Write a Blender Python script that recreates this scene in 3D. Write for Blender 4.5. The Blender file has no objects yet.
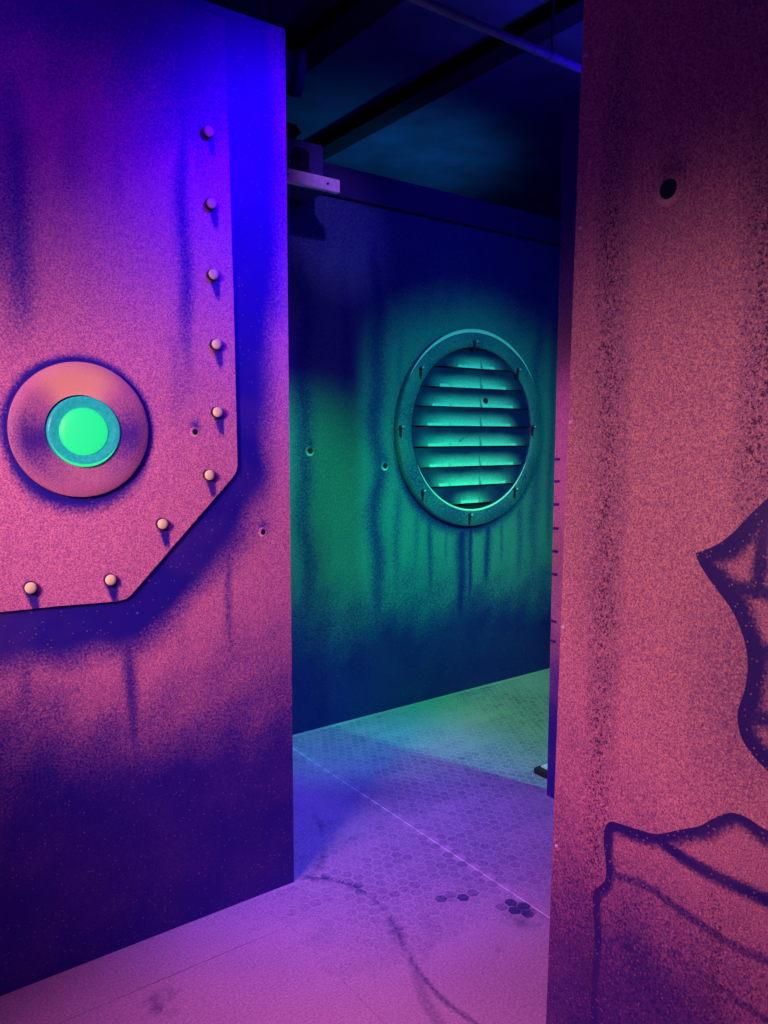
import bpy, bmesh, math, random
import numpy as np
from mathutils import Matrix, Vector

scene = bpy.context.scene
C = scene.collection
random.seed(4); RNG = np.random.default_rng(4)

# ------------------------------------------------------------------ camera
# World: X runs along the partition walls, Y into the passage, Z up, metres.
F, CX, CY, H = 769.0, 384.0, 512.0, 1.40
PITCH, YAW, ROLL = math.radians(5.75), math.radians(36.25), math.radians(0.1)
_f = np.array([math.sin(YAW)*math.cos(PITCH), math.cos(YAW)*math.cos(PITCH), -math.sin(PITCH)])
_r = np.array([math.cos(YAW), -math.sin(YAW), 0.0])
_u = np.cross(_r, _f)
_r, _u = math.cos(ROLL)*_r + math.sin(ROLL)*_u, -math.sin(ROLL)*_r + math.cos(ROLL)*_u
EYE = np.array([0, 0, H])
cd = bpy.data.cameras.new('camera')
cd.sensor_fit = 'VERTICAL'; cd.sensor_height = 24.0; cd.lens = 24.0*F/1024.0
cd.clip_start = 0.02
cam = bpy.data.objects.new('camera', cd); C.objects.link(cam)
cam.matrix_world = Matrix(((_r[0], _u[0], -_f[0], 0), (_r[1], _u[1], -_f[1], 0), (_r[2], _u[2], -_f[2], H), (0, 0, 0, 1)))
scene.camera = cam

def ray(px, py): return _f + (px-CX)/F*_r - (py-CY)/F*_u
def on_floor(px, py, z=0.0): d = ray(px, py); return EYE + d*((z-H)/d[2])
def on_y(px, py, y): d = ray(px, py); return EYE + d*(y/d[1])
def on_x(px, py, x): d = ray(px, py); return EYE + d*(x/d[0])

# ------------------------------------------------------------------ world, lamps, exposure
vs = scene.view_settings
vs.view_transform = 'Standard'; vs.look = 'None'; vs.gamma = 1.0; vs.exposure = 0.0
vs.use_curve_mapping = False
w = bpy.data.worlds.new('world'); scene.world = w; w.use_nodes = True
w.node_tree.nodes['Background'].inputs[0].default_value = (0.02, 0.0, 1.0, 1)
w.node_tree.nodes['Background'].inputs[1].default_value = 0.09

def lamp(name, loc, target, color, watts, cone=60, blend=0.8, size=0.08):
    l = bpy.data.lights.new(name, 'SPOT'); l.color = color; l.energy = watts
    l.spot_size = math.radians(cone); l.spot_blend = blend; l.shadow_soft_size = size
    o = bpy.data.objects.new(name, l); C.objects.link(o); o.location = loc
    o.rotation_euler = (Vector(target)-Vector(loc)).to_track_quat('-Z', 'Y').to_euler()
    return o
# unseen spots, with added fills among them: magenta and amber in the near aisle, ultraviolet blue, green in the far aisle
lamp('warm_spot', (-0.85, 0.80, 1.9), (0.98, 2.0, 1.05), (1.0, 0.47, 0.50), 225, 48, 1.0, 0.25)
lamp('amber_spot', (-0.95, 0.70, 1.85), (1.235, 0.76, 1.12), (1.0, 0.43, 0.62), 118, 38, 1.0, 0.15)
lamp('blue_spot', (1.35, 0.75, 2.85), (1.12, 2.0, 2.05), (0.06, 0.0, 1.0), 285, 42, 1.0, 0.12)
lamp('blue_wide_spot', (0.1, 0.0, 2.9), (0.60, 2.0, 1.7), (0.18, 0.0, 1.0), 80, 58, 1.0, 0.12)
lamp('blue_aisle_spot', (1.45, 1.95, 3.1), (1.52, 2.35, 0.0), (0.10, 0.05, 1.0), 420, 42, 1.0, 0.10)
lamp('blue_wall_fill', (2.5, 1.75, 2.95), (2.7, 3.05, 1.9), (0.02, 0.0, 1.0), 24, 90, 1.0, 0.10)  # added fill, washes the top of the back wall blue
lamp('pink_floor_spot', (-0.60, 1.30, 2.3), (0.95, 1.22, 0.0), (1.0, 0.20, 0.80), 300, 44, 1.0, 0.40)
lamp('pink_end_fill', (0.1, 1.25, 2.3), (2.215, 1.85, 1.35), (1.0, 0.25, 0.9), 75, 17, 1.0, 0.05)  # added fill, brightens only the end of the passage wall
lamp('green_spot', (2.45, 0.75, 2.05), (2.80, 3.05, 1.15), (0.02, 1.0, 0.62), 140, 52, 1.0, 0.05)
lamp('green_floor_spot', (2.60, 0.9, 2.3), (2.60, 2.95, 0.0), (0.03, 1.0, 0.40), 150, 60, 1.0, 0.05)
lamp('green_side_spot', (0.95, 2.30, 1.9), (1.95, 3.05, 0.75), (0.02, 1.0, 0.16), 105, 66, 1.0, 0.05)
lamp('teal_ceiling_fill', (3.9, 4.3, 2.3), (3.4, 5.2, 3.48), (0.02, 0.4, 1.0), 30, 130, 1.0, 0.15)  # added uplight, unseen, tints the ceiling behind the back wall
lamp('violet_shelf_fill', (1.3, 1.4, 3.05), (1.85, 2.8, 2.46), (0.36, 0.14, 1.0), 60, 20, 1.0, 0.05)  # added narrow fill, brightens the shelf board
lamp('blue_ceiling_fill', (3.2, 1.7, 2.62), (3.2, 2.2, 3.48), (0.04, 0.0, 1.0), 60, 125, 1.0, 0.15)  # added uplight, unseen, turns the ceiling and pipe blue

# ------------------------------------------------------------------ helpers
def tag(o, label=None, cat=None, group=None, kind=None):
    if label: o['label'] = label
    if cat: o['category'] = cat
    if group: o['group'] = group
    if kind: o['kind'] = kind
    return o

def sstep(a, b, x):
    t = np.clip((x-a)/(b-a), 0, 1); return t*t*(3-2*t)

def mesh_np(name, V, Fc, attr=None, smooth=False):
    V = np.asarray(V, float)
    me = bpy.data.meshes.new(name)
    me.from_pydata(V.tolist(), [], Fc if isinstance(Fc, list) else Fc.tolist())
    if attr is not None:
        a = me.attributes.new('shade_grime', 'FLOAT', 'POINT')
        a.data.foreach_set('value', np.asarray(attr, np.float32))
    if smooth:
        me.polygons.foreach_set('use_smooth', [True]*len(me.polygons))
    me.update()
    return me

def obj(name, me, mat, parent=None, loc=(0, 0, 0)):
    o = bpy.data.objects.new(name, me); C.objects.link(o)
    if mat is not None and me is not None and not me.materials: me.materials.append(mat)
    o.location = loc
    if parent is not None: o.parent = parent
    return o

def empty(name, loc):
    o = bpy.data.objects.new(name, None); C.objects.link(o); o.location = loc
    o.empty_display_size = 0.1; return o

def box_mesh(name, x0, x1, y0, y1, z0, z1, bevel=0.0):
    bm = bmesh.new()
    bmesh.ops.create_cube(bm, size=1)
    bmesh.ops.scale(bm, vec=(x1-x0, y1-y0, z1-z0), verts=bm.verts)
    bmesh.ops.translate(bm, vec=((x0+x1)/2, (y0+y1)/2, (z0+z1)/2), verts=bm.verts)
    if bevel > 0:
        bmesh.ops.bevel(bm, geom=bm.edges[:], offset=bevel, segments=2, affect='EDGES')
    me = bpy.data.meshes.new(name); bm.to_mesh(me); bm.free(); return me

def tube_mesh(name, pts, r, seg=12):
    """round bar through the points, closed ends"""
    P = [Vector(p) for p in pts]; V = []; Fc = []
    for i, p in enumerate(P):
        d = (P[min(i+1, len(P)-1)] - P[max(i-1, 0)]).normalized()
        a = d.orthogonal().normalized() if i == 0 else (a - d*a.dot(d)).normalized()
        b = d.cross(a)
        rr = r[i] if isinstance(r, list) else r
        for k in range(seg):
            t = 2*math.pi*k/seg; V.append(p + rr*(math.cos(t)*a + math.sin(t)*b))
    n = len(P)
    for i in range(n-1):
        for k in range(seg):
            Fc.append((i*seg+k, i*seg+(k+1) % seg, (i+1)*seg+(k+1) % seg, (i+1)*seg+k))
    Fc.append(tuple(range(seg))[::-1]); Fc.append(tuple(range((n-1)*seg, n*seg)))
    return mesh_np(name, [tuple(v) for v in V], Fc, smooth=True)

def lathe(name, prof, seg=48, shade_grime=None, smooth=True, close_centre=True):
    """profile of (radius, height, grime) turned about the local axis that points out of the wall (-Y); local x, z in the wall"""
    V = []; Fc = []; A = []
    for (r, hh, g) in prof:
        for k in range(seg):
            t = 2*math.pi*k/seg
            V.append((r*math.cos(t), -hh, r*math.sin(t)))
            A.append(g(t) if callable(g) else g)
    n = len(prof)
    for i in range(n-1):
        for k in range(seg):
            Fc.append((i*seg+k, i*seg+(k+1) % seg, (i+1)*seg+(k+1) % seg, (i+1)*seg+k))
    if close_centre: Fc.append(tuple(range((n-1)*seg, n*seg)))
    return mesh_np(name, V, Fc, A, smooth)

def slab(name, u0, u1, v0, v1, step, thick, to3, shade_grime):
    """wall slab whose painted face is a fine grid; to3(u, v, depth) gives the point, shade_grime(u, v) the airbrushed paint and painted shade"""
    nu = max(2, int(round((u1-u0)/step))+1); nv = max(2, int(round((v1-v0)/step))+1)
    U, Vv = np.meshgrid(np.linspace(u0, u1, nu), np.linspace(v0, v1, nv))
    U = U.ravel(); Vv = Vv.ravel()
    P = to3(U, Vv, np.zeros_like(U)); A = shade_grime(U, Vv)
    i = np.arange(nu*nv).reshape(nv, nu)
    q = np.stack([i[:-1, :-1], i[:-1, 1:], i[1:, 1:], i[1:, :-1]], -1).reshape(-1, 4).tolist()
    b = nu*nv
    bu = np.array([u0, u1, u1, u0]); bv = np.array([v0, v0, v1, v1])
    P = np.vstack([P, to3(bu, bv, np.full(4, thick))]); A = np.concatenate([A, np.zeros(4)])
    q.append((b+3, b+2, b+1, b))
    q.append(tuple(i[0, :].tolist())[::-1] + (b, b+1)); q.append(tuple(i[-1, :].tolist()) + (b+2, b+3))
    q.append(tuple(i[:, 0].tolist()) + (b+3, b)); q.append(tuple(i[:, -1].tolist())[::-1] + (b+1, b+2))
    return mesh_np(name, P, q, A)

def seg_dist(U, V, poly, closed=False):
    """distance from points to a polyline, and the nearest points"""
    best = np.full(U.shape, 1e9); nx = np.zeros_like(U); ny = np.zeros_like(U)
    pts = list(poly) + ([poly[0]] if closed else [])
    for (a, b) in zip(pts[:-1], pts[1:]):
        ax, ay = a; dx, dy = b[0]-ax, b[1]-ay; L = dx*dx+dy*dy+1e-12
        t = np.clip(((U-ax)*dx+(V-ay)*dy)/L, 0, 1)
        qx, qy = ax+t*dx, ay+t*dy
        d = np.hypot(U-qx, V-qy); m = d < best
        best = np.where(m, d, best); nx = np.where(m, qx, nx); ny = np.where(m, qy, ny)
    return best, nx, ny

def inside(U, V, poly):
    c = np.zeros(U.shape, bool); n = len(poly)
    for k in range(n):
        (ax, ay), (bx, by) = poly[k], poly[(k+1) % n]
        if ay == by: continue
        c ^= ((ay > V) != (by > V)) & (U < (bx-ax)*(V-ay)/(by-ay)+ax)
    return c

def smooth_poly(pts, n=4):
    """Catmull-Rom through an open list of points"""
    P = [np.array(p, float) for p in pts]; out = []
    for i in range(len(P)-1):
        p0, p1, p2, p3 = P[max(i-1, 0)], P[i], P[i+1], P[min(i+2, len(P)-1)]
        for k in range(n):
            t = k/n
            out.append(tuple(0.5*((2*p1)+(-p0+p2)*t+(2*p0-5*p1+4*p2-p3)*t*t+(-p0+3*p1-3*p2+p3)*t**3)))
    out.append(tuple(P[-1])); return out

def patch(name, poly, step, lift, to3, shade_grime):
    """a thin sheet with the outline of poly, lifted off the wall, with edges down to the wall"""
    xs = [p[0] for p in poly]; ys = [p[1] for p in poly]
    nu = int((max(xs)-min(xs))/step)+2; nv = int((max(ys)-min(ys))/step)+2
    U, V = np.meshgrid(min(xs)+step*np.arange(nu), min(ys)+step*np.arange(nv))
    cin = inside(U[:-1, :-1]+step/2, V[:-1, :-1]+step/2, poly)
    i = np.arange(nu*nv).reshape(nv, nu)
    q = np.stack([i[:-1, :-1], i[:-1, 1:], i[1:, 1:], i[1:, :-1]], -1)[cin]
    cnt = np.bincount(q.ravel(), minlength=nu*nv)
    U = U.ravel().copy(); V = V.ravel().copy()
    bnd = np.where((cnt > 0) & (cnt < 4))[0]
    _, bx, by = seg_dist(U[bnd], V[bnd], poly, True); U[bnd] = bx; V[bnd] = by
    used = np.where(cnt > 0)[0]; mp = -np.ones(nu*nv, int); mp[used] = np.arange(len(used))
    q = mp[q]; U = U[used]; V = V[used]; n = len(used)
    P = to3(U, V, np.full(n, -lift)); A = shade_grime(U, V)
    E = np.concatenate([q[:, [0, 1]], q[:, [1, 2]], q[:, [2, 3]], q[:, [3, 0]]])
    key = np.sort(E, 1); _, idx, c = np.unique(key, axis=0, return_index=True, return_counts=True)
    be = E[idx[c == 1]]
    bv = np.unique(be); m2 = -np.ones(n, int); m2[bv] = n+np.arange(len(bv))
    P = np.vstack([P, to3(U[bv], V[bv], np.full(len(bv), 0.0004))]); A = np.concatenate([A, A[bv]])
    side = np.stack([be[:, 1], be[:, 0], m2[be[:, 0]], m2[be[:, 1]]], -1)
    return mesh_np(name, P, np.vstack([q, side]), A)

def wob(U, V, s, seed=0):
    """smooth cheap noise in about -1..1"""
    r = np.random.default_rng(seed); o = np.zeros_like(U)
    for k in range(6):
        a = r.uniform(0, 2*math.pi); f = s*r.uniform(0.6, 2.2); p = r.uniform(0, 6.3)
        o = o + np.sin((U*math.cos(a)+V*math.sin(a))*f+p)
    return o/3.0

def streak(U, V, u, v_top, v_bot, wid, amt, seed=1):
    """a run of dark airbrush paint down the wall"""
    c = u + 0.35*wid*wob(U*0, V, 9, seed)
    g = np.exp(-((U-c)/wid)**2)
    L = v_top-v_bot
    return amt*g*sstep(v_top+0.12*L, v_top-0.15*L, V)*sstep(v_bot-0.15*L, v_bot+0.35*L, V)

# ------------------------------------------------------------------ materials
def nodes(name):
    m = bpy.data.materials.new(name); m.use_nodes = True
    nt = m.node_tree; return m, nt, nt.nodes['Principled BSDF']

def N(nt, kind, **kw):
    n = nt.nodes.new(kind)
    for k, v in kw.items(): setattr(n, k, v)
    return n

def plain(name, col, rough=0.6, metal=0.0, emit=None, strength=0.0, grain=0.15, scale=60):
    m, nt, b = nodes(name)
    tc = N(nt, 'ShaderNodeTexCoord'); no = N(nt, 'ShaderNodeTexNoise')
    no.inputs['Scale'].default_value = scale; no.inputs['Detail'].default_value = 3
    nt.links.new(tc.outputs['Object'], no.inputs['Vector'])
    rp = N(nt, 'ShaderNodeValToRGB')
    rp.color_ramp.elements[0].position = 0.3; rp.color_ramp.elements[1].position = 0.7
    rp.color_ramp.elements[0].color = tuple(c*(1-grain) for c in col) + (1,)
    rp.color_ramp.elements[1].color = tuple(min(1, c*(1+grain)) for c in col) + (1,)
    nt.links.new(no.outputs[0], rp.inputs[0]); nt.links.new(rp.outputs[0], b.inputs['Base Color'])
    b.inputs['Roughness'].default_value = rough; b.inputs['Metallic'].default_value = metal
    if emit:
        b.inputs['Emission Color'].default_value = emit + (1,); b.inputs['Emission Strength'].default_value = strength
    return m

def mural(name, light, dark, high, grain_scale=265, grain=0.6, fleck=(0.9, 0.5, 0.3), spatter=0.55, coarse=0.0, rough=0.6, hi=None, lo=None):
    """speckle-coat paint: light coat, dark coat where the grime attribute says so, dithered like airbrush spatter"""
    m, nt, b = nodes(name); L = nt.links.new
    tc = N(nt, 'ShaderNodeTexCoord')
    at = N(nt, 'ShaderNodeAttribute', attribute_name='shade_grime')
    def noise(scale, detail=2.0, rough_=0.5):
        n = N(nt, 'ShaderNodeTexNoise'); n.inputs['Scale'].default_value = scale
        n.inputs['Detail'].default_value = detail; n.inputs['Roughness'].default_value = rough_
        L(tc.outputs['Object'], n.inputs['Vector']); return n
    def math_(op, a, bb, clamp=False):
        n = N(nt, 'ShaderNodeMath', operation=op, use_clamp=clamp)
        for k, v in enumerate((a, bb)):
            if isinstance(v, (int, float)): n.inputs[k].default_value = v
            else: L(v, n.inputs[k])
        return n.outputs[0]
    g1 = noise(grain_scale, 4.0, 0.7); g2 = noise(grain_scale*0.62, 2.0); g3 = noise(5.0, 3.0)
    att = at.outputs['Fac']
    pos = math_('MAXIMUM', att, 0.0); neg = math_('MULTIPLY', math_('MINIMUM', att, 0.0), -1.0)
    # dither: strongest where the coats overlap
    ov = math_('MULTIPLY', pos, math_('SUBTRACT', 1.0, pos)); ov = math_('MAXIMUM', math_('MULTIPLY', ov, 4.0), 0.0)
    dz = math_('MULTIPLY', math_('SUBTRACT', g2.outputs[0], 0.5), 3.2*spatter)
    fac = math_('ADD', pos, math_('MULTIPLY', dz, ov))
    # large soft blotches
    fac = math_('ADD', fac, math_('MULTIPLY', math_('SUBTRACT', g3.outputs[0], 0.5), 0.25))
    fac = math_('ADD', fac, 0.0, True)
    # grain of the light coat
    rp = N(nt, 'ShaderNodeValToRGB'); e = rp.color_ramp.elements
    e[0].position = 0.36; e[1].position = 0.64
    e[0].color = (lo or tuple(c*(1-grain) + d*grain*0.6 for c, d in zip(light, dark))) + (1,)
    e[1].color = (hi or tuple(min(1, c*(1+0.35*grain)) for c in light)) + (1,)
    L(g1.outputs[0], rp.inputs[0])
    def mix(f, a, bb):
        n = N(nt, 'ShaderNodeMix', data_type='RGBA'); 
        if isinstance(f, (int, float)): n.inputs[0].default_value = f
        else: L(f, n.inputs[0])
        for s, v in ((6, a), (7, bb)):
            if isinstance(v, tuple): n.inputs[s].default_value = v + (1,)
            else: L(v, n.inputs[s])
        return n.outputs[2]
    col = mix(fac, rp.outputs[0], dark)
    if coarse > 0:      # coarse black spatter, thicker where the streaks run
        vo = noise(215, 2.0); th = N(nt, 'ShaderNodeAttribute', attribute_name='spatter')
        t = math_('ADD', math_('MULTIPLY', math_('SUBTRACT', vo.outputs[0], 0.68), 10.0), math_('MULTIPLY', th.outputs['Fac'], coarse*1.25), True)
        col = mix(t, col, (0.07, 0.015, 0.07))
    # sparse bright flecks of overspray, seen best on the dark coat
    vz = N(nt, 'ShaderNodeTexVoronoi'); vz.inputs['Scale'].default_value = 115
    L(tc.outputs['Object'], vz.inputs['Vector'])
    fk = N(nt, 'ShaderNodeMapRange'); fk.inputs[1].default_value = 0.06; fk.inputs[2].default_value = 0.26
    fk.inputs[3].default_value = 0.75; fk.inputs[4].default_value = 0.0
    L(vz.outputs['Distance'], fk.inputs[0])
    sep = N(nt, 'ShaderNodeSeparateColor'); L(vz.outputs['Color'], sep.inputs[0])
    pick = math_('GREATER_THAN', sep.outputs[0], 0.80)
    fkm = math_('MULTIPLY', math_('MULTIPLY', fk.outputs[0], pick), math_('SUBTRACT', 1.25, math_('MULTIPLY', pos, 0.62)), True)
    fkm = math_('MULTIPLY', fkm, math_('MULTIPLY', fac, 1.0))
    col = mix(fkm, col, fleck)
    col = mix(math_('ADD', neg, 0.0, True), col, high)
    L(col, b.inputs['Base Color'])
    b.inputs['Roughness'].default_value = rough
    bp = N(nt, 'ShaderNodeBump'); bp.inputs['Strength'].default_value = 0.25; bp.inputs['Distance'].default_value = 0.002
    L(g1.outputs[0], bp.inputs['Height']); L(bp.outputs[0], b.inputs['Normal'])
    return m

M = {}
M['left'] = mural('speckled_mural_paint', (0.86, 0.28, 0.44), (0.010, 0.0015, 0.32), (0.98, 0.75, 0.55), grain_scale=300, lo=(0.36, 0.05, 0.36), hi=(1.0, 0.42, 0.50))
M['ring'] = mural('porthole_paint', (0.70, 0.26, 0.38), (0.05, 0.008, 0.30), (1.0, 0.60, 0.30), grain=0.35, grain_scale=400)
M['back'] = mural('teal_mural_paint', (0.08, 0.25, 0.27), (0.004, 0.005, 0.19), (0.7, 1.0, 0.9), grain_scale=210, fleck=(0.25, 0.5, 0.5), grain=0.45)
M['right'] = mural('amber_speckle_paint', (0.82, 0.30, 0.36), (0.02, 0.004, 0.16), (0.95, 0.65, 0.45), grain_scale=330, coarse=1.2, grain=0.65, lo=(0.26, 0.045, 0.24), hi=(1.0, 0.52, 0.38))
M['slat'] = mural('slat_paint', (0.35, 1.0, 0.85), (0.002, 0.002, 0.10), (0.8, 1.0, 0.95), grain_scale=200, fleck=(0.02, 0.06, 0.2), grain=0.3, spatter=0.12)
M['cream'] = plain('cream_bolt_paint', (1.0, 0.95, 0.45), 0.5, grain=0.05)
M['bolt_side'] = plain('dark_bolt_side', (0.03, 0.01, 0.10), 0.6)
M['hole'] = plain('hole_black', (0.004, 0.003, 0.03), 0.9)
M['lens'] = plain('emissive_green_lens', (0.01, 0.25, 0.1), 0.5, emit=(0.015, 0.84, 0.27), strength=1.0, grain=0.04)  # emission put in for fluorescent green, no lamp behind it
M['lens_rim'] = plain('teal_lens_rim', (0.02, 0.35, 0.35), 0.35, emit=(0.004, 0.28, 0.24), strength=0.8, grain=0.3, scale=120)  # emission added as a soft halo round the lens
M['mint'] = plain('mint_highlight_paint', (0.75, 1.0, 0.92), 0.4, grain=0.05)
M['black'] = plain('black_ceiling_paint', (0.02, 0.02, 0.03), 0.8)
M['ceiling'] = plain('dark_ceiling_board', (0.10, 0.13, 0.22), 0.85, grain=0.3, scale=3)
M['pipe'] = plain('painted_conduit', (0.22, 0.18, 0.4), 0.5)
M['board'] = plain('pale_board', (0.9, 0.75, 1.0), 0.6)
M['housing'] = plain('dark_lamp_housing', (0.05, 0.04, 0.22), 0.5)
M['rail'] = plain('dark_rail_paint', (0.03, 0.02, 0.14), 0.7)
M['glass'] = plain('dark_lens_glass', (0.01, 0.01, 0.03), 0.1)
M['screw'] = plain('pale_screw_head', (0.45, 0.5, 0.5), 0.35, grain=0.05)
M['tick'] = plain('purple_clip', (0.10, 0.02, 0.30), 0.6)
M['white'] = plain('white_plate', (0.8, 0.85, 0.85), 0.5)

# ------------------------------------------------------------------ wall_left
YL, TL, HT = 2.012, 0.05, 2.535
XE = 1.127
def L2(px, py, y=YL): p = on_y(px, py, y); return (float(p[0]), float(p[2]))
YP = YL-0.012                                                   # face of the bolted plate
pl = [L2(226, 62, YP), L2(230, 180, YP), L2(234, 312, YP), L2(237.5, 465, YP), L2(236.5, 471, YP), L2(233, 477, YP),
      L2(131, 595, YP), L2(126, 599, YP), L2(116, 601.5, YP), L2(60, 606, YP), L2(0, 612, YP)]
plate_poly = [(pl[0][0], 2.50)] + pl + [(-0.02, 0.972), (-0.36, 1.30), (-0.36, 2.50)]

def fade_noise(U, V): return 0.06*wob(U, V, 9, 3)+0.04*wob(U, V, 23, 5)

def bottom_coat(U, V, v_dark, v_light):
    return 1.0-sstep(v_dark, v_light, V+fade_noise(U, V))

def left_shade_grime(U, V):
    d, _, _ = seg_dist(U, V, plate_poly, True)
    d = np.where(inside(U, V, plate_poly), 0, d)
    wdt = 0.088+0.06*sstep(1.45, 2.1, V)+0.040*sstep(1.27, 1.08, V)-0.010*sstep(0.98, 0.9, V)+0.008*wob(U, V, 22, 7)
    g = 1.0-sstep(wdt*0.75, wdt*1.75, d)  # shadow of the plate airbrushed into the wall colour
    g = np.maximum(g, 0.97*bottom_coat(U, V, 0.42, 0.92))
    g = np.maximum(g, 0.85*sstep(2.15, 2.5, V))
    for (px, y0, y1, wd, a) in ((130, 610, 790, 0.022, 0.9), (25, 620, 800, 0.022, 0.65), (228, 535, 680, 0.012, 0.65), (75, 640, 740, 0.03, 0.2), (180, 600, 720, 0.02, .25)):
        u, vt = L2(px, y0); vb = L2(px, y1)[1]
        g = np.maximum(g, streak(U, V, u, vt, vb, wd, a, int(px)))
    for (px, py) in ((263, 531),):
        u, v = L2(px, py); g = np.maximum(g, 0.85*np.exp(-(((U-u)/0.018)**2+((V-v-0.016)/0.02)**2)))
    return np.clip(g, 0, 1)

wl = obj('wall_left', slab('wall_left', -1.6, XE, 0, HT, 0.007, TL, lambda u, v, d: np.stack([u, YL+d, v], -1), left_shade_grime), M['left'])
tag(wl, 'tall partition wall airbrushed in speckled violet carrying the bolted plate', 'wall', kind='structure')

bolts_px = [(209, 131), (212, 203), (214, 274), (217, 344), (218, 412), (210, 475), (163, 524), (111, 580), (31, 588)]
RC = L2(80.5, 430, YP)                                         # porthole centre
RR = 0.167
def plate_shade_grime(U, V):
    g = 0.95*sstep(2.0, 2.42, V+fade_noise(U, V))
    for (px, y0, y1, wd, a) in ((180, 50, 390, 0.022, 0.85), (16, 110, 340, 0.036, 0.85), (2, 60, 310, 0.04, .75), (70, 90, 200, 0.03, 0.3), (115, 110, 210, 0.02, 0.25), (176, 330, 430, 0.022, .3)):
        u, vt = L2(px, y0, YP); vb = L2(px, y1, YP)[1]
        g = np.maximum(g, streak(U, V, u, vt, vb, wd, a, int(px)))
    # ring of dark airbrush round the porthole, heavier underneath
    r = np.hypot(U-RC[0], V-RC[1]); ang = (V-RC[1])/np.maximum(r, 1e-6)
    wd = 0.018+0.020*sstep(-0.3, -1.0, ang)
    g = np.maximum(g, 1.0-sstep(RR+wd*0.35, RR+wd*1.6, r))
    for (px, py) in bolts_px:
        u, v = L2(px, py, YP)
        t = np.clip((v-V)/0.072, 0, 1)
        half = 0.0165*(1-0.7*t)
        bolt_shadow = (1-sstep(half*0.8, half*1.35, np.abs(U-u-0.012*t)))*(V < v)*(1-sstep(0.75, 1.05, (v-V)/0.072))  # shadow painted below each bolt
        g = np.maximum(g, 0.95*bolt_shadow)
    u, v = L2(195, 432, YP); g = np.maximum(g, 0.85*np.exp(-(((U-u)/0.016)**2+((V-v-0.016)/0.018)**2)))
    return np.clip(g, 0, 1)

hp = empty('hull_plate', (0.3, YL, 0.97))
tag(hp, 'violet speckled steel plate with cut corners bolted to the partition wall', 'plate')
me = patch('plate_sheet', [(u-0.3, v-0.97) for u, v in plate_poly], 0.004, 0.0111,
           lambda u, v, d: np.stack([u, d-0.0009, v], -1), lambda u, v: plate_shade_grime(u+0.3, v+0.97))
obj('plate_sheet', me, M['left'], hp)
side = lathe('bolt_shank', [(0.0155, 0.0, 0), (0.0155, 0.010, 0), (0.0135, 0.012, 0)], 20)
head = lathe('bolt_head', [(0.0138, 0.010, 0), (0.0138, 0.015, 0), (0.0120, 0.0175, 0), (0.004, 0.019, 0)], 20)
for (px, py) in bolts_px:
    u, v = L2(px, py, YP-0.015)
    b = obj('bolt', side, M['bolt_side'], hp, (u-0.3, -0.012, v-0.97))
    obj('bolt_head', head, M['cream'], b)

def dent(parent, loc, r, mat, ry=0.0):
    """bullet dent: raised lip pale underneath, dark pit"""
    lip = lambda t: -0.75*max(0.0, -math.sin(t))**1.2 + 0.5*max(0.0, math.sin(t))  # highlight below and shade above painted onto the lip
    me = lathe('bullet_dent', [(r*1.9, -0.001, lambda t: 0.35*max(0, math.sin(t))), (r*1.35, 0.0025, lip), (r*1.02, 0.0035, lip), (r*0.95, 0.001, 1.0)], 24, close_centre=True)
    d = obj('bullet_dent', me, mat, parent, loc); d.rotation_euler = (0, 0, ry)
    pit = lathe('pit', [(r*0.97, 0.0011, 0), (r*0.6, 0.0016, 0)], 24)
    obj('pit', pit, M['hole'], d)
    return d
u, v = L2(263, 532); dent(wl, (u, YL, v), 0.0085, M['left'])
u, v = L2(195, 432, YP); dent(hp, (u-0.3, -0.012, v-0.97), 0.0085, M['left'])

# porthole on the plate
ph = empty('porthole', (RC[0], YP-0.0015, RC[1]))
tag(ph, 'round dished metal porthole with a fluorescent green lens on the bolted plate', 'porthole')
def ring_g(t):  # painted metal shading: dark flanks, highlight along the top
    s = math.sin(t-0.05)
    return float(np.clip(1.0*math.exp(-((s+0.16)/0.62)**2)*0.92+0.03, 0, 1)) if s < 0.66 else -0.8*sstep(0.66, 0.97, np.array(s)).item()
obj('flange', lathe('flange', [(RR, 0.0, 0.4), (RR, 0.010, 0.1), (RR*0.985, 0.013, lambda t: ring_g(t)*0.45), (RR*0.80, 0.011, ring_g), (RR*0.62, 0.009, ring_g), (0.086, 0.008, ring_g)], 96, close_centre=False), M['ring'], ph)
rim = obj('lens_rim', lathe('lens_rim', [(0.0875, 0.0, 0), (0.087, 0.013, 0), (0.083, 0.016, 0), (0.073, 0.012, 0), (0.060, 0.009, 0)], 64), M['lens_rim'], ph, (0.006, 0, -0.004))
disc = obj('lens', lathe('lens', [(0.0590, 0.008, 0), (0.057, 0.013, 0), (0.045, 0.017, 0), (0.025, 0.0195, 0), (0.008, 0.0205, 0)], 48), M['lens'], ph, (0.005, 0, -0.004))
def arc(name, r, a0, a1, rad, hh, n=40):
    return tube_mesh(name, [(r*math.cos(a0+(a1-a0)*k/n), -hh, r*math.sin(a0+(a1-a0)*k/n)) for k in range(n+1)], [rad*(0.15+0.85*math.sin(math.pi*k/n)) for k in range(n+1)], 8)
obj('highlight_arc', arc('highlight_arc', 0.084, math.radians(200), math.radians(335), 0.0034, 0.015), M['lens'], rim)  # rim highlight put in as an emissive arc

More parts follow.
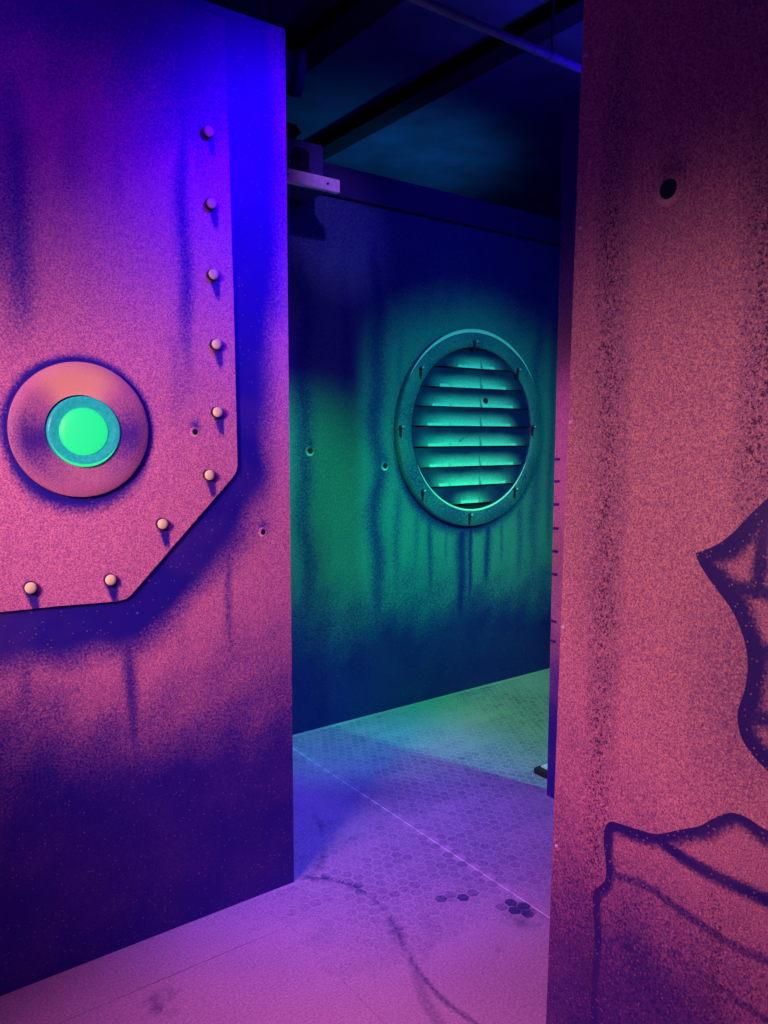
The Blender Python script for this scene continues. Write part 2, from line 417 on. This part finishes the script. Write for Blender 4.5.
# ------------------------------------------------------------------ wall_back
YB, HB = 3.055, 2.605
def B2(px, py, y=YB): p = on_y(px, py, y); return (float(p[0]), float(p[2]))
VC = (2.815, 1.428); VR, VI = 0.515, 0.427
def back_dark(U, V):
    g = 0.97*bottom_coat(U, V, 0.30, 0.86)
    g = np.maximum(g, 0.65*sstep(1.85, 2.35, V+fade_noise(U, V)))  # dark coat thickens towards the top
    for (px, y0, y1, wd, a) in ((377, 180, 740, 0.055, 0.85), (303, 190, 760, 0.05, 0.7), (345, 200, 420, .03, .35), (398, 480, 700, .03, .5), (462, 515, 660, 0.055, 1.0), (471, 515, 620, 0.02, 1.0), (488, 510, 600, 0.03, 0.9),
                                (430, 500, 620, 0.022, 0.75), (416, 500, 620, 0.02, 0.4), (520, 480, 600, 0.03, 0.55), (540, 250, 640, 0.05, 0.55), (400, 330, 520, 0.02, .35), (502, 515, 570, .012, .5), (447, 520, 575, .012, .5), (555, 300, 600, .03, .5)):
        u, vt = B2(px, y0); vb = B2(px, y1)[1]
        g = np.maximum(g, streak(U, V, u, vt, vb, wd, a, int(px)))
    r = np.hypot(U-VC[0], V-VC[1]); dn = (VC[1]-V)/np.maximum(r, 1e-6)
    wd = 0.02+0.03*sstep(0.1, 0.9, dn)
    g = np.maximum(g, (0.25+0.7*sstep(-0.3, 0.6, dn))*(1-sstep(VR+wd*0.3, VR+wd*1.7, r)))  # dark halo round the vent, heavier below
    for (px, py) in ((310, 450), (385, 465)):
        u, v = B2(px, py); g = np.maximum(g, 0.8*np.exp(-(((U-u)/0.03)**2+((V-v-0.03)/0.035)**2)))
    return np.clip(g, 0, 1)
wb = obj('wall_back', slab('wall_back', 0.2, 5.2, 0, HB, 0.011, 0.05, lambda u, v, d: np.stack([u, YB+d, v], -1), back_dark), M['back'])
tag(wb, 'green lit partition wall with drips below the round louvred vent', 'wall', kind='structure')
for (px, py) in ((310, 451), (385, 466)):
    u, v = B2(px, py); dent(wb, (u, YB, v), 0.014, M['back'])
# rail along the top of the back wall
tr = obj('trim_1', box_mesh('trim_1', 0.2, 5.2, YB-0.022, YB-0.0005, 2.475, HB+0.004, 0.003), M['rail'])
tag(tr, 'dark top rail along the green lit partition wall', 'rail', kind='structure')

# louvred vent
vt = empty('louvre_vent', (VC[0], YB, VC[1]))
tag(vt, 'big round teal louvred vent with screwed ring on the partition wall', 'vent')
vb_ = [(VI, 0.004, 1.0), (0.2, 0.004, 1.0), (0.02, 0.004, 1.0)]
obj('backing', lathe('backing', vb_, 64), M['hole'], vt)
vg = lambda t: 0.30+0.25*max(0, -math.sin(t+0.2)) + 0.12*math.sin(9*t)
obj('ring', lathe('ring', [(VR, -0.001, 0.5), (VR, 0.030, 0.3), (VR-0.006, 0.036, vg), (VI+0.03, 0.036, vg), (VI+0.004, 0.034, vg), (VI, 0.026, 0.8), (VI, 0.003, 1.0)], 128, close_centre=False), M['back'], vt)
obj('highlight_arc', arc('highlight_arc', VR-0.003, math.radians(28), math.radians(150), 0.011, 0.031), M['mint'], vt)  # ring highlights put in as mint tubes
obj('highlight_arc', arc('highlight_arc', VI+0.003, math.radians(205), math.radians(335), 0.0065, 0.033), M['mint'], vt)
pin = lathe('screw', [(0.010, 0.0, 0), (0.010, 0.016, 0), (0.008, 0.020, 0)], 16)
tip = lathe('screw_tip', [(0.0065, 0.018, 0), (0.0065, 0.022, 0), (0.003, 0.0235, 0)], 14)
screw_shadow = mesh_np('screw_shadow', [(x, y, z) for y in (-0.0022, 0.0) for (x, z) in ((-0.009, 0.0), (-0.007, -0.045), (0, -0.056), (0.007, -0.045), (0.009, 0.0))],
               [(0, 1, 2, 3, 4), (9, 8, 7, 6, 5)] + [(k, k+5, (k+1) % 5+5, (k+1) % 5) for k in range(5)])
for (px, py) in ((475, 342), (421, 368), (518, 370), (401, 427), (533, 427), (423, 491), (515, 489), (470, 515)):
    u, v = B2(px, py, YB-0.04); sc = obj('screw', pin, M['bolt_side'], vt, (u-VC[0], -0.0355, v-VC[1]))
    obj('screw_tip', tip, M['screw'], sc, (0.001, 0, 0.002)); obj('screw_shadow', screw_shadow, M['hole'], sc)  # dark sheet under each screw stands in for its shadow
slat_px = [(368, 447, 503), (388, 428, 514), (407, 420, 521), (426, 416, 519), (446, 416, 524), (466, 418, 521), (485, 428, 513), (503, 450, 490)]
for k, (py, xa, xb) in enumerate(slat_px):
    z0 = B2(470, py, YB-0.03)[1]-VC[1]                         # proud lower edge
    ztop = z0+0.098
    ua = B2(xa, py, YB-0.03)[0]-VC[0]; ub = B2(xb, py, YB-0.03)[0]-VC[0]
    nu, nv = 90, 10; V = []; A = []; Q = []
    for j in range(nv+1):
        t = j/nv; z = z0+(ztop-z0)*t
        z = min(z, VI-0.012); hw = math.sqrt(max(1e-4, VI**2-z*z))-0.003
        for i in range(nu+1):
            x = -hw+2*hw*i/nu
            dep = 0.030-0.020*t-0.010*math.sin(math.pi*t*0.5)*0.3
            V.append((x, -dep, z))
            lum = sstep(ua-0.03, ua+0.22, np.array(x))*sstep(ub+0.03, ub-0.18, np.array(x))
            gg = 1.0-float(lum)*(1.0-float(sstep(0.0, 0.82, np.array(t))))*0.95  # shading painted in: fades dark upwards and towards the ends
            if t < 0.14 and lum > 0.4: gg = -0.6*float(lum)  # painted highlight along the lower edge
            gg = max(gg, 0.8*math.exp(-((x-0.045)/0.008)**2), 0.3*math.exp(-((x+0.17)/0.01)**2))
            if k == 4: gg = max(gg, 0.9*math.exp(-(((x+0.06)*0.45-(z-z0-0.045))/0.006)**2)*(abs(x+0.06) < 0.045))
            A.append(gg)
    n1 = nu+1
    for j in range(nv):
        for i in range(nu): Q.append((j*n1+i, j*n1+i+1, (j+1)*n1+i+1, (j+1)*n1+i))
    base = len(V)                                               # underside and back, so the slat has thickness
    for j in (0, nv):
        for i in range(nu+1):
            x, y, z = V[j*n1+i]; V.append((x, y+0.005, z+(0.003 if j == 0 else 0))); A.append(1.0)
    for i in range(nu):
        Q.append((i+1, i, base+i, base+i+1)); Q.append((base+i, base+n1+i, base+n1+i+1, base+i+1))
        Q.append((nv*n1+i, nv*n1+i+1, base+n1+i+1, base+n1+i))
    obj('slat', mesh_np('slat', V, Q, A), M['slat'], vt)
    if k == 2:
        u, v = B2(486, 401, YB-0.025)
        obj('bullet_hole', lathe('bullet_hole', [(0.017, -0.004, 0), (0.015, 0.002, 0), (0.006, 0.0025, 0)], 20), M['hole'], vt, (u-VC[0], -0.024, v-VC[1]))

# ------------------------------------------------------------------ wall_right (nearest) and the wall end behind it
XR = 1.235
YR = 1.06
def R2(px, py): p = on_x(px, py, XR); return (float(p[1]), float(p[2]))
def rpoly(pts): return [R2(*p) for p in pts]
t1 = smooth_poly([(768, 498), (750, 515), (735, 531), (720, 543), (705, 550), (696, 553)], 3)[:-1] + \
     smooth_poly([(696, 553), (700, 564), (711, 581), (723, 597), (734, 613), (742, 632), (747, 650), (748, 670), (745, 690), (739, 708), (738, 722), (743, 740), (755, 757), (768, 771)], 3)
t1 = t1 + smooth_poly([(785, 785), (812, 792), (850, 776), (893, 790), (928, 752), (915, 706), (946, 655), (930, 600), (950, 545), (905, 528), (868, 488), (838, 502), (805, 470), (780, 486)], 3)
t2 = smooth_poly([(590, 1022), (591, 1008), (593.7, 957), (595, 934), (593, 901), (595, 889)], 3)[:-1] + smooth_poly([(595, 889), (605, 881), (606.6, 867), (604, 842), (605.5, 827), (611, 821.5), (621, 824), (640, 830), (657, 834), (678, 830), (699, 826),
                  (712, 819), (724, 813.8), (735, 813), (748, 818), (761, 827), (775, 834)], 3)
t2 = t2 + smooth_poly([(800, 842), (838, 832), (880, 850), (925, 842), (965, 880), (955, 945), (985, 1000), (960, 1070), (900, 1090), (820, 1080), (700, 1096), (620, 1075), (592, 1045)], 3)
T1, T2 = rpoly(t1), rpoly(t2)
lines1 = [(rpoly([(704, 578), (725, 585), (766, 593), (780, 597)]), 0.017), (rpoly([(758, 592), (760, 570), (765, 530), (768, 505)]), 0.016),
          (rpoly([(745, 652), (760, 652), (790, 660)]), 0.02), (rpoly([(738, 706), (752, 717), (790, 722)]), 0.02), (rpoly([(740, 727), (756, 748), (790, 790)]), 0.02)]
lines2 = [(rpoly(smooth_poly([(650, 834), (657, 838), (678, 854), (704, 870), (737, 886), (790, 910)])), 0.016, 1.0),
          (rpoly(smooth_poly([(614, 875), (647, 886), (678, 908), (704, 926), (735, 946), (800, 975)])), 0.012, 0.85),
          (rpoly(smooth_poly([(670, 956), (699, 971), (735, 999), (800, 1040)])), 0.012, 0.8)]
def right_spat(U, V):
    s = np.zeros_like(U)
    for (px, y0, y1, wd, a) in ((604, -20, 1040, 0.018, 1.05), (588, 250, 700, 0.025, 0.35), (748, 60, 560, 0.020, 1.05), (742, 830, 1060, 0.013, 1.2)):
        ua, va = R2(px+ (512-y0)*0.037*(px-353)/230, y0); ub, vb = R2(px+(512-y1)*0.037*(px-353)/230, y1)
        c = (ua+ub)/2+0.010*wob(U*0, V, 5, int(px))
        s = np.maximum(s, a*np.exp(-((U-c)/(wd*2.0))**2)*sstep(va+0.02, va-0.25, V)*sstep(vb-0.02, vb+0.15, V))
    return s
def right_grime(U, V):
    g = 0.92*bottom_coat(U-0.1, V, 0.22, 0.88)*sstep(0.50, 1.0, U+0.25*sstep(0.8, 0.4, V))
    g = np.maximum(g, 0.22*sstep(0.1, 0.5, right_spat(U, V)))
    u, v = R2(669, 189); g = np.maximum(g, 0.75*np.exp(-(((U-u)/0.030)**2+((V-v-0.026)/0.036)**2)))
    g = np.maximum(g, 0.35*np.exp(-(((U-0.66)/0.10)**2+((V-0.95)/0.18)**2)))
    return np.clip(g, 0, 1)
to_r = lambda u, v, d: np.stack([XR+d, u, v], -1)
_a, _b = R2(546, 1024), R2(584, 0)                              # the free edge leans a little
def edge_r(u, v, d):
    e = _a[0]+(_b[0]-_a[0])*(v-_a[1])/(_b[1]-_a[1])
    return np.stack([XR+d, u+(e-YR)*np.clip((u-0.75)/(YR-0.75), 0, 1), v], -1)
me = slab('wall_right', -0.9, YR, 0, 2.6, 0.006, 0.05, edge_r, right_grime)
co = np.zeros(len(me.vertices)*3); me.vertices.foreach_get('co', co); co = co.reshape(-1, 3)
def add_spat(me, U, V):
    a = me.attributes.new('spatter', 'FLOAT', 'POINT'); a.data.foreach_set('value', right_spat(U, V).astype(np.float32))
add_spat(me, co[:, 1], co[:, 2])
wr = obj('wall_right', me, M['right'])
tag(wr, 'amber and pink speckled partition wall painted with two ragged breaches', 'wall', kind='structure')
def breach_grime(T, lines, core, fade):
    def g(U, V):
        d, _, _ = seg_dist(U, V, T, True)
        o = 1.0-sstep(core, fade, d+0.003*wob(U, V, 40, 9))
        for ln in lines:
            dd, _, _ = seg_dist(U, V, ln[0]); a = ln[2] if len(ln) > 2 else 0.95
            o = np.maximum(o, a*(1-sstep(ln[1]*0.35, ln[1]*1.5, dd)))
        return np.clip(np.maximum(np.maximum(o, right_grime(U, V)), 0.12), 0, 1)
    return g
for T, ln, core, fade in ((T1, lines1, 0.022, 0.054), (T2, lines2, 0.012, 0.040)):
    me = patch('painted_breach', T, 0.004, 0.0015, to_r, breach_grime(T, ln, core, fade))
    co = np.zeros(len(me.vertices)*3); me.vertices.foreach_get('co', co); co = co.reshape(-1, 3)
    add_spat(me, co[:, 1], co[:, 2])
    tag(obj('painted_breach', me, M['right'], wr), 'ragged hull breach with thick indigo outline')
u, v = R2(669, 189)
d = dent(wr, (XR, u, v), 0.0175, M['right'], -math.pi/2)

for (px, py) in ((586.5, 55), (581, 228), (571, 422), (563.5, 627), (557, 846)):   # screws down the free edge
    u, v = R2(px, py); sc = obj('screw', lathe('screw', [(0.004, 0, 0), (0.004, 0.002, 0), (0.002, 0.003, 0)], 10), M['board'], wr, (XR, u, v)); sc.rotation_euler = (0, 0, -math.pi/2)

# partition that ends behind the right wall: only its lilac edge shows
XP, YPE = 2.215, 1.943
def P2(px, py): p = on_x(px, py, XP); return (float(p[1]), float(p[2]))
def pass_shade(U, V):
    return np.clip(np.maximum(0.97*bottom_coat(U, V, 0.35, 0.75), 0.9*sstep(1.8, 2.2, V)), 0, 1)  # lit band painted in by darkening above and below it
wp = obj('wall_passage', slab('wall_passage', 0.3, YPE, 0, 2.6, 0.012, 0.05, lambda u, v, d: np.stack([XP+d, u, v], -1), pass_shade), M['left'])
tag(wp, 'lilac end of a partition wall showing beside the amber speckled wall', 'wall', kind='structure')
clip = box_mesh('edge_clip', -0.005, 0.0, -0.028, 0.0, -0.005, 0.005, 0.002)
for py in (459, 481, 504, 528, 551, 574, 621, 641):
    z = P2(553, py)[1]; obj('edge_clip', clip, M['tick'], wp, (XP, YPE, z))

# ------------------------------------------------------------------ floor
SCUFFS = [([(306, 877), (330, 880), (352, 886), (372, 898), (388, 915), (399, 935), (409, 957), (424, 978), (447, 1003), (480, 1026)], 0.0048, 0.70),
          ([(306, 878), (318, 868), (324, 850), (320, 825), (312, 812)], 0.006, 0.5), ([(398, 935), (412, 960), (425, 1000), (440, 1024)], 0.012, 0.35),
          ([(420, 905), (431, 930), (424, 960)], 0.010, 0.25)]
SC = [([tuple(on_floor(*p)[:2]) for p in smooth_poly(q)], wdt, a) for q, wdt, a in SCUFFS]
BLOB = [(525, 915, 0.055, 0.9), (510, 905, 0.03, .5), (160, 1005, 0.045, 0.8), (170, 990, .03, .6), (500, 945, 0.04, .35), (455, 900, 0.05, .35)]
BL = [(on_floor(a, b)[0], on_floor(a, b)[1], r, s) for a, b, r, s in BLOB]
def floor_shade_grime(U, V):
    g = 0.10+0.08*wob(U, V, 7, 21)
    for q, wdt, a in SC:
        d, _, _ = seg_dist(U, V, q); g = np.maximum(g, a*(1-sstep(wdt*0.5, wdt*2.2, d)))
    for x, y, r, s in BL:
        g = np.maximum(g, s*np.exp(-(((U-x)**2+(V-y)**2)/r**2))*(0.6+0.5*wob(U, V, 90, 31)))
    c = on_floor(375, 795); g = np.maximum(g, 0.45*np.exp(-(((U-c[0])/0.22)**2+((V-c[1])/0.2)**2)))  # shade beyond the left wall painted as a dark patch
    return np.clip(g, 0, 1)
M['floor'] = mural('anti_slip_ply', (0.60, 0.50, 0.58), (0.03, 0.015, 0.16), (0.9, 0.85, 0.9), grain_scale=170, grain=0.4, fleck=(0.7, 0.6, 0.7), spatter=0.3, rough=0.5)
M['floor_hex'] = mural('anti_slip_hex', (0.60, 0.50, 0.58), (0.03, 0.015, 0.16), (0.9, 0.85, 0.9), grain_scale=170, grain=0.45, fleck=(0.7, 0.6, 0.7), spatter=0.3, rough=0.5)
M['seam'] = plain('dusty_seam', (0.95, 0.92, 1.0), 0.8)
fl = obj('floor', box_mesh('floor', -4, 9, -4, 10, -0.06, -0.003), M['seam'])
tag(fl, 'non slip plywood floor with pale joints and a honeycomb relief', 'floor', kind='structure')
xs = [-3.99, -1.43, -0.82, -0.21, 0.40, 1.01, 1.64, 2.25, 2.86, 3.47, 4.08, 8.99]; ys = [-3.99, -0.61, 1.832, 4.27, 9.99]
def panel(x0, x1, y0, y1, step):
    g0 = 0.0035 if abs(x0-1.64) < 0.01 else 0.0009; g1_ = 0.0035 if abs(x1-1.64) < 0.01 else 0.0009; g = 0.0010
    nu = max(2, int((x1-x0)/step)+1); nv = max(2, int((y1-y0)/step)+1)
    cx, cy = (x0+x1)/2, (y0+y1)/2
    me = slab('floor_panel', x0+g0-cx, x1-g1_-cx, y0+g-cy, y1-g-cy, step, 0.0028, lambda u, v, d: np.stack([u, v, -d], -1), lambda u, v: floor_shade_grime(u+cx, v+cy))
    obj('floor_panel', me, M['floor'], fl, (cx, cy, 0))
for i in range(len(xs)-1):
    for j in range(len(ys)-1):
        near = 0.3 <= xs[i] and xs[i+1] < 2.4 and j in (1, 2)
        panel(xs[i], xs[i+1], ys[j], ys[j+1], 0.008 if near else 0.10)
# honeycomb relief where it can be made out
hexr = 0.0205; V = []; Q = []; A = []
dx = hexr*math.sqrt(3)+0.0042; dy = dx*math.sqrt(3)/2
rows = int(2.6/dy); cols = int(3.4/dx)
cent = []
for j in range(rows):
    for i in range(cols):
        x = 0.35+i*dx+(dx/2 if j % 2 else 0); y = 0.95+j*dy
        if y > 3.03: continue
        if abs(x-1.64) < hexr*0.93: continue
        # behind the walls nothing shows
        if y > 1.99 and x < 1.1: continue
        if abs(y-YL-0.025) < 0.05 and x < XE+0.03: continue
        if abs(x-XR-0.025) < 0.05 and y < YR+0.03: continue
        if abs(x-XP-0.025) < 0.05 and y < YPE+0.03: continue
        if x > XR+0.06 and y < 1.0: continue
        cent.append((x, y))
cen = np.array(cent)
worn = 0.55+0.35*wob(cen[:, 0], cen[:, 1], 4, 41)+0.15*wob(cen[:, 0], cen[:, 1], 30, 42)
worn = worn-0.9*sstep(0.35, -0.35, cen[:, 0]*0.55+cen[:, 1]*0.84-2.05)      # polished away in the near aisle
gv = floor_shade_grime(cen[:, 0], cen[:, 1])
for (x, y), wv, g0 in zip(cent, worn, gv):
    if wv < 0.0: continue
    b = len(V); hgt = 0.0009
    g1 = float(min(1, max(0, wv))*(0.40+random.uniform(-0.12, 0.14)))
    for bx, by, br, bs in BL[:2]+BL[4:]:
        q = math.hypot(x-bx, y-by)/br
        if q < 1.6 and random.random() < bs*math.exp(-q*q*0.6): g1 = max(g1, random.uniform(0.4, 0.85))
    for (rr, zz) in ((hexr, 0.0001), (hexr*0.93, hgt)):
        for k in range(6):
            t = math.pi/3*k+math.pi/6; V.append((x+rr*math.cos(t), y+rr*math.sin(t), zz)); A.append(g1)
    for k in range(6): Q.append((b+k, b+(k+1) % 6, b+6+(k+1) % 6, b+6+k))
    Q.append(tuple(range(b+6, b+12)))
_v = np.array(V); A = np.clip(np.array(A)+floor_shade_grime(_v[:, 0], _v[:, 1]), 0, 1)
hx = obj('honeycomb_relief', mesh_np('honeycomb_relief', V, Q, A), M['floor_hex'], fl); hx['kind'] = 'stuff'

# low white plate in a dark frame at the foot of the hidden partition end
fp = empty('floor_box', (2.43, 2.04, 0.0))
tag(fp, 'small white box in a dark frame at the foot of the partition end', 'box')
obj('frame', box_mesh('frame', -0.11, 0.14, -0.06, 0.07, 0.0, 0.025, 0.003), M['black'], fp)
obj('lid', box_mesh('lid', -0.085, 0.12, -0.035, 0.055, 0.024, 0.032, 0.002), M['white'], fp)

# ------------------------------------------------------------------ ceiling and what hangs there
cl = obj('ceiling', box_mesh('ceiling', -4, 9, -4, 10, 3.48, 3.55), M['ceiling'])
tag(cl, 'dark board ceiling above the open topped partitions', 'ceiling', kind='structure')
wf = obj('wall_far', box_mesh('wall_far', -4, 9, 9.9, 10, 0, 3.48), M['ceiling'])
tag(wf, 'dark outer wall of the hall behind the partitions', 'wall', kind='structure')
def beam(x0, x1, label):
    o = empty('ceiling_beam', ((x0+x1)/2, 3.0, 3.40))
    tag(o, label, 'beam', 'black beams under the ceiling')
    hw = (x1-x0)/2
    obj('bottom_flange', box_mesh('bottom_flange', -hw, hw, -6.9, 6.8, 0.0, 0.012), M['black'], o)
    obj('web', box_mesh('web', -0.012, 0.012, -6.9, 6.8, 0.012, 0.068), M['black'], o)
    obj('top_flange', box_mesh('top_flange', -hw, hw, -6.9, 6.8, 0.068, 0.08), M['black'], o)
beam(2.97, 3.11, 'black steel beam under the ceiling above the lamp on its shelf')
beam(2.15, 2.31, 'black steel beam under the ceiling with the round duct beside it')
pp = empty('conduit_pipe', (2.3, 2.36, 3.0))
tag(pp, 'violet conduit pipe crossing below the black ceiling beams', 'pipe')
obj('pipe', tube_mesh('pipe', [(-5, 0, 0), (5, 0, 0)], 0.017, 14), M['pipe'], pp)
for x in (-1.4, 0.31, 2.2):
    h_ = obj('hanger', tube_mesh('hanger', [(x, 0, 0.02), (x, 0, 0.48)], 0.006, 8), M['black'], pp)
    obj('collar', tube_mesh('collar', [(x-0.02, 0, 0), (x+0.02, 0, 0)], 0.021, 14), M['pipe'], h_)
# duct end beside the beam
du = on_floor(299, 74, 3.30)
dt = empty('round_duct', tuple(du))
tag(dt, 'dark round duct end hanging under the ceiling above the lamp shelf', 'duct')
obj('duct_body', tube_mesh('duct_body', [(-0.75, 0.25, 0.06), (-0.30, 0.1, 0.03), (0.0, 0, 0)], 0.10, 24), M['housing'], dt)
obj('duct_collar', tube_mesh('duct_collar', [(-0.035, 0.012, 0.003), (0.015, -0.005, 0)], 0.112, 24), M['pipe'], dt)
obj('strap', tube_mesh('strap', [(-0.2, 0.066, 0.12), (-0.2, 0.066, 0.18)], 0.012, 8), M['black'], dt)

# shelf with a lamp, fixed near the top of the back wall
sh = empty('bracket_shelf', (1.72, 2.99, 2.475))
tag(sh, 'short lilac board shelf screwed to the top of the partition wall', 'shelf')
ub = on_y(340, 186, 2.78)[0]-1.72; zb = on_y(340, 180, 2.78)[2]-2.475; zl = on_y(340, 193, 2.78)[2]-2.475
obj('board', box_mesh('board', -0.55, ub, -0.21, -0.185, zl, zb, 0.002), M['board'], sh)
obj('shelf_top', box_mesh('shelf_top', -0.55, ub-0.01, -0.185, 0.04, zb-0.03, zb-0.004), M['housing'], sh)
obj('bracket', box_mesh('bracket', -0.2, -0.17, -0.17, 0.04, zl-0.12, zb-0.03), M['black'], sh)
for x in (-0.16, ub-0.06): obj('screw', lathe('screw', [(0.005, 0, 0), (0.005, 0.003, 0), (0.002, 0.004, 0)], 10), M['hole'], sh, (x, -0.21, (zl+zb)/2))
YS = 2.85
def S(px, py): p = on_y(px, py, YS); return p
p0 = S(330, 176); p1 = S(286, 130); top = S(330, 142)
zt = 2.475+zb-0.004
lm = empty('stage_lamp', ((p0[0]+p1[0])/2-0.03, YS+0.05, zt))
tag(lm, 'dark stage lamp box standing on the lilac board shelf', 'lamp')
hw = (p0[0]-p1[0])/2+0.03; ht = float(top[2]-zt)
obj('housing', box_mesh('housing', -hw, hw, 0.0, 0.12, 0.0, ht, 0.006), M['housing'], lm)
obj('hood', box_mesh('hood', -hw, hw*0.15, -0.03, 0.12, ht, ht+0.05, 0.02), M['black'], lm)
obj('recess', box_mesh('recess', -0.02, hw*0.45, -0.006, 0.004, 0.02, ht*0.8, 0.01), M['hole'], lm)
lens = lathe('lens', [(0.045, 0.0, 0), (0.045, 0.012, 0), (0.036, 0.014, 0), (0.030, 0.008, 0), (0.01, 0.011, 0)], 28)
obj('lens', lens, M['glass'], lm, (0.0, -0.004, ht*0.42))
obj('knob', lathe('knob', [(0.012, 0, 0), (0.012, 0.012, 0), (0.004, 0.014, 0)], 14), M['board'], lm, (-hw*0.55, 0.0, ht*0.62))
ca = S(289, 112); cb = S(293, 132)
cw = empty('hanging_cable', (float(cb[0]), YS+0.1, zt+ht+0.04))
tag(cw, 'thin black cable hanging from the ceiling to the stage lamp', 'cable')
obj('cable', tube_mesh('cable', [(0, 0, 0), (-0.02, 0, 0.06), (-0.03, 0.01, 0.15), (-0.03, 0.02, 0.4), (-0.03, 0.02, 3.48-(zt+ht+0.04))], 0.004, 8), M['black'], cw)
